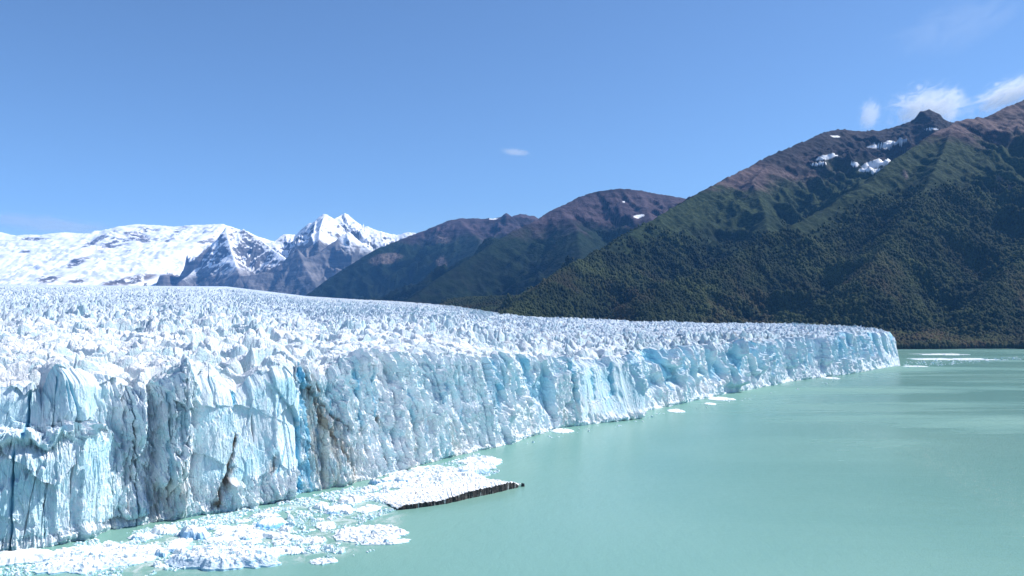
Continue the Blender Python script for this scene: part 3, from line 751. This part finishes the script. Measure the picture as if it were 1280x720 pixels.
# ------------------------------------------------------------------ ice floes
def floe_mesh(a, b, rot, h, seed, rub=1.0, seg=None, dome=0., blue=0., dusty=.6, lobes=.35, raft=0.):
    size = max(a, b)
    seg = seg or int(np.clip(size * 9, 20, 260)); rings = int(np.clip(size * 4.5, 8, 110))
    th = np.linspace(0, 2 * np.pi, seg, endpoint=False)
    rf = np.concatenate([np.linspace(0, 1, rings) ** .85, [1.0, 1.0]])
    R = 1 + lobes * fbm(np.cos(th) * 1.5 + seed, np.sin(th) * 1.5, 4, seed) + .10 * gn(np.cos(th) * 7, np.sin(th) * 7, seed + 3)
    x = rf[:, None] * R[None] * np.cos(th)[None] * a; y = rf[:, None] * R[None] * np.sin(th)[None] * b
    sx = x + seed * 31.7; sy = y + seed * 11.3
    f1, f2, ci, cj, ox, oy = voro(sx / 1.7, sy / 1.9, 301)
    z = h * (.55 + .45 * ss(-.4, .5, fbm(sx / (size * .5), sy / (size * .5), 4, 302)))
    z = z + .8 * rub * ((hsh(ci, cj, 303) - .4) * .9 + ox * (hsh(ci, cj, 304) - .5) * 1.8 + oy * (hsh(ci, cj, 305) - .5) * 1.8) * min(1, size / 6)
    f1, f2, ci, cj, ox, oy = voro(sx / .7, sy / .7, 306)
    z = z + rub * .22 * (hsh(ci, cj, 307) - .5) + rub * .26 * fbm(sx / .8, sy / .8, 3, 308)
    e = ss(1.0, .80, rf)[:, None]
    z = z * (.35 + .65 * e) + dome * (1 - rf[:, None] ** 2)
    if raft: z = z - raft * ss(.15, .5, fbm(sx / 5, sy / 5, 3, 309))          # leads of water between packed pieces
    z = np.maximum(z, .12 if not raft else -.3)
    z[-2] = z[-3] * .35; z[-1] = -.6
    x[-1] *= 1.03; y[-1] *= 1.03
    c, s = math.cos(rot), math.sin(rot)
    V = np.stack([x * c - y * s, x * s + y * c, z], -1)
    n, m = V.shape[:2]
    i = np.arange(n * m).reshape(n, m); j = np.roll(i, -1, 1)
    Fq = np.stack([i[:-1], i[1:], j[1:], j[:-1]], -1).reshape(-1, 4)
    bl = blue * (y < 0) * ss(.55, .9, rf)[:, None] * np.ones_like(z)
    return mesh_np('ice_floe', V, Fq, FLOE, dict(dusty=np.full(z.shape, dusty), blue=bl), smooth=False)

def place(px, py, wpx, hpx, h, seed, label, group=None, rot=0., **kw):
    x, y = on_water(px, py)
    mx = y / F0; my = y * y / (CAMZ * F0)
    me = floe_mesh(wpx * mx / 2, hpx * my / 2, rad(rot), h, seed, **kw)
    o = link('ice_floe', me, label, 'ice floe', group)
    o.location = (float(x), float(y), 0)
    return o
G = 'ice floes drifting below the glacier cliff'
place(22, 700, 84, 15, 2.2, 3, 'smooth white snow-covered floe touching the cliff foot beside the bottom left corner', G, rot=24, rub=.25, dusty=0, dome=1.2, lobes=.2)
place(118, 697, 150, 34, 1.2, 5, 'broad rubble-covered white floe with turquoise edge below the leftmost cliff', G, rot=8, rub=1.0, blue=.3, dusty=.5)
place(282, 700, 140, 26, 2.2, 9, 'big mounded white floe with blue shadowed front at the lower edge of the lake', G, rot=0, rub=1.2, dome=2.2, blue=.4, dusty=.2)
place(338, 656, 36, 13, 1.5, 12, 'small floe with a bright white top and smooth blue overhanging front', G, rub=.3, dome=.8, blue=1.0, dusty=0, lobes=.15)
place(312, 668, 40, 9, .9, 14, 'flat white floe just left of the blue-fronted floe', G, rub=.6)
place(460, 668, 92, 20, 1.3, 18, 'dirty-speckled white floe with pointed right end on open water', G, rot=8, rub=1.0, dusty=.6, lobes=.25)
place(482, 678, 60, 7, .8, 19, 'low floe with a dark green waterline attached to the pointed floe', G, rot=10, rub=.5, dusty=.2)
place(392, 676, 36, 8, .9, 21, 'small grey-edged floe left of the pointed speckled floe', G, rub=.8)
place(404, 702, 34, 7, .8, 23, 'slender tilted white floe near the bottom edge', G, rot=8, rub=.6, dusty=.1)
place(545, 600, 130, 34, 1.2, 27, 'large raft of packed white ice rubble at the cliff foot', G, rot=12, rub=1.2, dusty=.7, raft=1.0, lobes=.4)
place(602, 577, 50, 12, 1.3, 29, 'pale ice raft tip with turquoise pools at the right end of the pack', G, rot=10, rub=.9, raft=.5)
place(590, 589, 42, 9, 2.2, 31, 'low rounded bluish floe beside the packed ice raft', G, rub=.5, dome=.8, blue=.6, dusty=0)
place(500, 620, 90, 14, .9, 33, 'loose brownish-white ice raft between the cliff and the black-edged slab', G, rot=8, rub=1.0, raft=.8)
place(655, 540, 1, 1, .1, 34, 'x') if False else None
place(703, 539, 25, 5, 1.2, 35, 'flat white floe on open water near the middle of the cliff', G, rub=.4, dusty=0)
place(901, 499, 32, 4, 1.3, 37, 'thin white floe close to the cliff right of its middle', G, rub=.4, dusty=0)
place(845, 514, 22, 4, 1.0, 39, 'thin white floe just left of the longer one below the cliff', G, rub=.4, dusty=0)
place(784, 521, 12, 4, 1.2, 41, 'small white floe under the big shaded ice buttress', G, rub=.4, dusty=0)
place(888, 505, 14, 2.5, .8, 43, 'tiny white floe directly below the thin one by the cliff', G, rub=.3, dusty=0)
place(1145, 458, 30, 1.4, .5, 45, 'white ice strip on the water off the far tip of the glacier', G, rub=.4, dusty=0)
place(1190, 449, 100, 2.6, .6, 47, 'long pale ice streak on the water beyond the glacier tip', G, rub=.5, dusty=0, raft=1.6, lobes=.9)
place(1180, 443, 60, 1.6, .6, 49, 'distant narrow ice streak in front of the dark far shore', G, rub=.4, dusty=0, raft=1.2, lobes=.9)
place(1040, 473, 16, 2.5, 1.0, 51, 'small white floe off the far part of the cliff', G, rub=.4, dusty=0)
rng = np.random.default_rng(11)
# middle-sized drifting pieces, each one built on its own
spots = []
region_seed = 3
def region(n, quad, wr):
    for _ in range(n):
        a, b = rng.random(2)
        p = (1 - a) * ((1 - b) * np.array(quad[0]) + b * np.array(quad[3])) + a * ((1 - b) * np.array(quad[1]) + b * np.array(quad[2]))
        spots.append((p[0], p[1], wr[0] + (wr[1] - wr[0]) * rng.random() ** 2))
region(58, [(70, 690), (350, 632), (420, 690), (220, 712)], (7, 34))
region(44, [(200, 668), (440, 616), (480, 634), (350, 690)], (6, 30))
region(34, [(440, 612), (620, 566), (625, 585), (500, 626)], (6, 24))
region(14, [(340, 690), (500, 660), (505, 676), (400, 700)], (5, 14))
protos = [floe_mesh(1.6 * 2.2, (.8 + .25 * (i % 3)) * 2.2, 0, .4 + .22 * (i % 4), 60 + i, rub=.35 + .5 * (i % 2), dome=.9 if i % 4 == 3 else 0, blue=.8 if i % 5 == 2 else 0, dusty=.4 if i % 2 else 0, seg=46, lobes=.5) for i in range(12)]
for i, (px, py, w) in enumerate(spots):
    x, y = on_water(px, py)
    o = link('ice_floe', protos[i % 12], 'small white ice fragment drifting among the larger floes below the cliff', 'ice floe', 'small ice fragments below the cliff')
    k = w * y / F0 / 5.2
    o.location = (float(x), float(y), 0); o.scale = (k, k, min(2.2, .7 + k * .6)); o.rotation_euler = (0, 0, rng.random() * 6.28)

# dirt-laden slab: white rubble top, black striped wall
def slab():
    front = [(497, 638), (520, 635.5), (545, 632), (565, 628.5), (590, 622.5), (615, 617.5), (635, 612.5), (648, 609.5)]
    back = [(470, 623), (500, 612), (530, 604), (560, 600), (590, 599), (612, 600), (634, 603), (651, 606)]
    n = 420
    f = np.array([on_water(*p) for p in front]); b = np.array([on_water(*p) for p in back])
    t = np.linspace(0, 1, n); tf = np.linspace(0, 1, len(f))
    fx, fy = np.interp(t, tf, f[:, 0]), np.interp(t, tf, f[:, 1]); gx, gy = np.interp(t, tf, b[:, 0]), np.interp(t, tf, b[:, 1])
    s = t * 60
    fy = fy + .55 * fbm(s / 3, s * 0, 4, 401) ; gy = gy + 3 * fbm(s / 6, s * 0, 4, 402)
    ht = np.interp(t, [0, .05, .25, .3, .55, .85, .95, 1], [.8, 2.2, 2.3, 1.9, 3.6, 3.8, 3.0, 1.2]) + .9 * fbm(s / 1.2, s * 0, 3, 403)
    root = bpy.data.objects.new('iceberg', None); COL.objects.link(root)
    ox, oy = float(fx.mean()), float(fy.mean())
    root.location = (ox, oy, 0)
    root['label'] = 'long flat iceberg slab with a black dirt-striped wall facing the open lake'; root['category'] = 'iceberg'
    rows = 26; q = np.linspace(0, 1, rows)[:, None]
    wob = .9 * fbm(s[None] / 3.1, q * .5, 5, 405) + .5 * (ridged(s[None] / 1.1, q * .5, 3, 412) - .4) + .7 * q
    X = fx[None] - ox + .0 * q; Y = fy[None] - oy + .5 * q - wob + .25
    Z = -.6 + (ht[None] + .6) * q
    me = mesh_np('wall', np.stack([X, Y, Z], -1), grid_faces(rows, n), SLAB)
    link('wall', me, parent=root, label='black dirt-striped ice wall')
    R2_ = 90; q = np.linspace(0, 1, R2_)[:, None]
    X2 = X[-1][None] * (1 - q) + (gx - ox)[None] * q; Y2 = Y[-1][None] * (1 - q) + (gy - oy)[None] * q
    gap = ss(.25, .6, fbm(X2 / 4, Y2 / 6, 4, 411)) * ss(.3, .6, q)
    f1, f2, ci, cj, cx_, cy_ = voro((X2) / 1.5, (Y2) / 1.9, 406)
    Z2 = ht[None] * (1 - q) ** 1.1 + .5 * q + ss(0, .08, q) * ((hsh(ci, cj, 407) - .4) * .7 + cx_ * (hsh(ci, cj, 408) - .5) + .35 * fbm(X2, Y2, 3, 409))
    Z2 = Z2 - gap * 2.5; Z2 = np.where(q > .985, -.5, Z2); Z2 = np.maximum(Z2, -.5)
    m2 = mesh_np('snowy_top', np.stack([X2, Y2, Z2], -1), grid_faces(R2_, n), FLOE, dict(dusty=np.full(X2.shape, 1.0), blue=np.zeros(X2.shape)), smooth=False)
    link('top', m2, parent=root)
slab()
x, y = on_water(653.5, 608)
me = floe_mesh(1.0, .8, 0, 1.8, 77, rub=.4, seg=24); me.materials[0] = SLAB
o = link('iceberg', me, 'tiny black ice chunk floating off the right tip of the black-edged slab', 'iceberg'); o.location = (float(x), float(y), 0)

# brash ice: countless chips
def brash():
    rng = np.random.default_rng(21); P = []
    def quad(n, q, w=1.0):
        a = rng.random(n); b = rng.random(n); q = np.array(q, float)
        p = ((1 - a) * (1 - b))[:, None] * q[0] + (a * (1 - b))[:, None] * q[1] + (a * b)[:, None] * q[2] + ((1 - a) * b)[:, None] * q[3]
        x, y = on_water(p[:, 0], p[:, 1]); m = fbm(x / 14, y / 14, 4, 501) > .06 - .25 * w
        P.append(np.stack([x[m], y[m]], -1))
    quad(5000, [(60, 694), (350, 630), (420, 690), (200, 716)], .4)
    quad(5500, [(200, 668), (440, 612), (500, 636), (350, 695)], .35)
    quad(6000, [(90, 680), (440, 610), (450, 618), (110, 694)], .8)
    quad(6000, [(430, 616), (600, 566), (625, 590), (500, 634)], .8)
    quad(3500, [(-60, 722), (80, 690), (220, 716), (100, 735)], .4)
    quad(2600, [(1128, 452), (1280, 446), (1290, 449), (1130, 460)], -.2)
    quad(500, [(640, 552), (1090, 464), (1100, 467), (660, 556)], -.1)
    quad(1500, [(350, 692), (505, 664), (510, 676), (400, 708)], .1)
    P = np.concatenate(P); n = len(P); print('chips', n)
    k = 6; ang = np.linspace(0, 2 * np.pi, k, endpoint=False)[None] + rng.random((n, 1)) * 6
    r = (.12 + .75 * rng.random((n, 1)) ** 3.2) * (.6 + .8 * rng.random((n, k)))
    r = r * (P[:, 1:2] / 340) ** .5
    X = P[:, :1] + r * np.cos(ang); Y = P[:, 1:] + r * np.sin(ang)
    h = (.10 + .75 * rng.random((n, 1)) ** 2) * (.5 + r.mean(1, keepdims=True))
    lo = np.stack([X, Y, 0 * X - .1], -1); hi = np.stack([P[:, :1] + .7 * (X - P[:, :1]), P[:, 1:] + .7 * (Y - P[:, 1:]), h * (.7 + .6 * rng.random((n, k)))], -1)
    V = np.concatenate([lo, hi], 1)
    f = [(i, (i + 1) % k, k + (i + 1) % k, k + i) for i in range(k)] + [(k, k + 1, k + 2, k + 3), (k, k + 3, k + 4, k + 5)]
    Fq = (np.array(f)[None] + (np.arange(n) * 2 * k)[:, None, None]).reshape(-1, 4)
    me = mesh_np('brash_ice', V, Fq, FLOE, dict(dusty=np.zeros(n * 2 * k), blue=np.zeros(n * 2 * k)), smooth=False)
    link('brash_ice', me, 'scattered chips of brash ice floating between the floes', 'brash ice', kind='stuff')
    # slush film, a few millimetres above the water
    m = NT('slush'); Pz = m.pos((1, 1, 1))
    a = m.noise(Pz, .10, 7, .68, .8); b = m.noise(Pz, .5, 5, .7)
    f_ = m.math('MULTIPLY', m.math('ADD', m.ramp(a, .47, .60), m.math('MULTIPLY', m.ramp(b, .45, .7), .30), True), m.attr('film'))
    p = m.bsdf(m.mix(b, (.62, .80, .78), (.88, .90, .88)), .5, None, .3); m.con(m.math('MULTIPLY', f_, .55), p.inputs['Alpha'])
    q = np.array([(40, 700), (345, 630), (440, 607), (560, 578), (630, 562), (640, 584), (520, 625), (505, 676), (420, 704), (250, 722), (60, 735)], float)
    c = q.mean(0); T = np.linspace(0, 1, 30)[:, None, None]
    qq = []
    for i in range(len(q)):
        for j in range(12): qq.append(q[i] + (q[(i + 1) % len(q)] - q[i]) * j / 12)
    qq = np.array(qq); qq = np.concatenate([qq, qq[:1]])
    G_ = c + (qq[None] - c) * T
    X, Y = on_water(G_[..., 0], G_[..., 1])
    film = np.repeat(ss(1.0, .7, T[..., 0]), G_.shape[1], 1)
    me = mesh_np('slush', np.stack([X, Y, 0 * X + .006], -1), grid_faces(*X.shape), m.mat, dict(film=film))
    link('slush', me, 'thin milky slush film spread between the floes', 'slush', kind='stuff')
brash()

# ------------------------------------------------------------------ clouds
def cloud_mat(name, dens, scale, thr=(.42, .62)):
    scale *= 1.5
    m = NT(name)
    tc = m.node('TexCoord'); 
    n = m.node('TexNoise'); mp = m.node('Mapping'); m.con(tc.outputs['Object'], mp.inputs[0]); mp.inputs['Scale'].default_value = (1, .22, .8); m.con(mp.outputs[0], n.inputs['Vector']); n.inputs['Scale'].default_value = scale; n.inputs['Detail'].default_value = 8; n.inputs['Roughness'].default_value = .66; n.inputs['Distortion'].default_value = 1.8
    ln = m.node('VectorMath', operation='LENGTH'); m.con(tc.outputs['Object'], ln.inputs[0])
    edge = m.ramp(ln.outputs['Value'], 1.0, .2)
    a = m.math('ADD', n.outputs[0], m.math('MULTIPLY', m.math('SUBTRACT', edge, .55), .22))
    d = m.math('MULTIPLY', m.math('MULTIPLY', m.ramp(a, *thr), edge), dens)
    v = m.node('VolumePrincipled'); v.inputs['Color'].default_value = (1, 1, 1, 1); v.inputs['Anisotropy'].default_value = .3
    m.con(d, v.inputs['Density']); m.con(v.outputs[0], m.out.inputs['Volume'])
    return m.mat
def cloud(px, py, Y, w, h, depth, rot, mat, label):
    c = at(px, py, Y); k = Y / F0
    nU, nV = 24, 14
    V = []; 
    for i in range(nV + 1):
        for j in range(nU):
            a = math.pi * i / nV; b = 2 * math.pi * j / nU
            V.append((math.sin(a) * math.cos(b), math.sin(a) * math.sin(b), math.cos(a)))
    V = np.array(V); idx = np.arange((nV + 1) * nU).reshape(nV + 1, nU); jj = np.roll(idx, -1, 1)
    Fq = np.stack([idx[:-1], idx[1:], jj[1:], jj[:-1]], -1).reshape(-1, 4)
    me = mesh_np('cloud', V, Fq, mat)
    o = link('cloud', me, label, 'cloud'); o.location = c
    o.scale = (w * k / 2, depth, h * k / 2); o.rotation_euler = (0, rad(-rot), 0)
    return o
CM = cloud_mat('cloud_thick', .0026, 2.2, (.43, .62)); CT = cloud_mat('cloud_thin', .0020, 2.0, (.40, .54))
YC = 22500
cloud(1162, 134, YC, 150, 92, 700, 8, CM, 'white cloud bank behind the pointed dark summit')
cloud(1262, 116, YC, 160, 58, 700, 24, CM, 'slanting white cloud above the shoulder right of the pointed summit')
cloud(1087, 143, YC, 36, 60, 400, -10, CT, 'small upright wisp of cloud left of the pointed summit')
cloud(644, 190, YC, 54, 14, 300, -6, CT, 'tiny lone cloud in the open blue sky')
cloud(60, 280, YC, 300, 34, 900, -6, cloud_mat('cloud_veil', .0006, 1.2, (.34, .62)), 'thin veil of cloud low above the white ice cap')
cloud(1200, 28, YC, 300, 110, 900, 20, cloud_mat('cloud_faint', .00008, 1.4), 'faint high haze streak in the upper right sky')

# ------------------------------------------------------------------ haze
hz = NT('haze_air'); v = hz.node('VolumePrincipled')
v.inputs['Color'].default_value = (.13, .39, .86, 1); v.inputs['Density'].default_value = 2.6e-5; v.inputs['Anisotropy'].default_value = .1
hz.con(v.outputs[0], hz.out.inputs['Volume'])
x0, x1, y0, y1, z0_, z1 = -19000, 19500, -1000, 18000, -20, 2700
Vb = np.array([(x0, y0, z0_), (x1, y0, z0_), (x1, y1, z0_), (x0, y1, z0_), (x0, y0, z1), (x1, y0, z1), (x1, y1, z1), (x0, y1, z1)])
Fb = np.array([(0, 3, 2, 1), (4, 5, 6, 7), (0, 1, 5, 4), (1, 2, 6, 5), (2, 3, 7, 6), (3, 0, 4, 7)])
link('haze', mesh_np('haze', Vb, Fb, hz.mat, smooth=False), 'clear blue mountain air fading the far peaks', 'haze', kind='stuff')

# ------------------------------------------------------------------ light, sky, camera
SUN_AZ, SUN_EL = 74.0, 46.0      # azimuth clockwise from the view direction (+Y)
w = bpy.data.worlds.new('World'); S.world = w; w.use_nodes = True
nt = w.node_tree; bg = nt.nodes['Background']; sky = nt.nodes.new('ShaderNodeTexSky')
sky.sky_type = 'NISHITA'; sky.sun_disc = False; sky.sun_elevation = rad(SUN_EL); sky.sun_rotation = rad(SUN_AZ)
sky.altitude = 1500; sky.air_density = 1.0; sky.dust_density = .0; sky.ozone_density = 6
nt.links.new(sky.outputs[0], bg.inputs[0]); bg.inputs[1].default_value = .106
l = bpy.data.lights.new('sun', 'SUN'); l.energy = 5.0; l.angle = rad(.53); l.color = (1, .955, .89)
lo = bpy.data.objects.new('sun', l); COL.objects.link(lo)
d = Vector((math.sin(rad(SUN_AZ)) * math.cos(rad(SUN_EL)), math.cos(rad(SUN_AZ)) * math.cos(rad(SUN_EL)), math.sin(rad(SUN_EL))))
lo.rotation_euler = d.to_track_quat('Z', 'Y').to_euler(); lo.location = (0, 0, 500)

cam = bpy.data.cameras.new('camera'); co = bpy.data.objects.new('camera', cam); COL.objects.link(co)
cam.sensor_width = 36; cam.lens = 36 * F0 / W0; cam.clip_start = 1; cam.clip_end = 60000
co.location = (0, 0, CAMZ); co.rotation_euler = (math.pi / 2 + PITCH, 0, 0)
S.camera = co
S.view_settings.view_transform = 'Standard'; S.view_settings.look = 'None'; S.view_settings.exposure = .52; S.view_settings.gamma = 1
S.cycles.volume_bounces = 3; S.cycles.max_bounces = 5; S.cycles.diffuse_bounces = 3; S.cycles.glossy_bounces = 2; S.cycles.transparent_max_bounces = 6
S.cycles.use_denoising = True
S.cycles.volume_step_rate = 1.0
print('done', time.time() - T0)
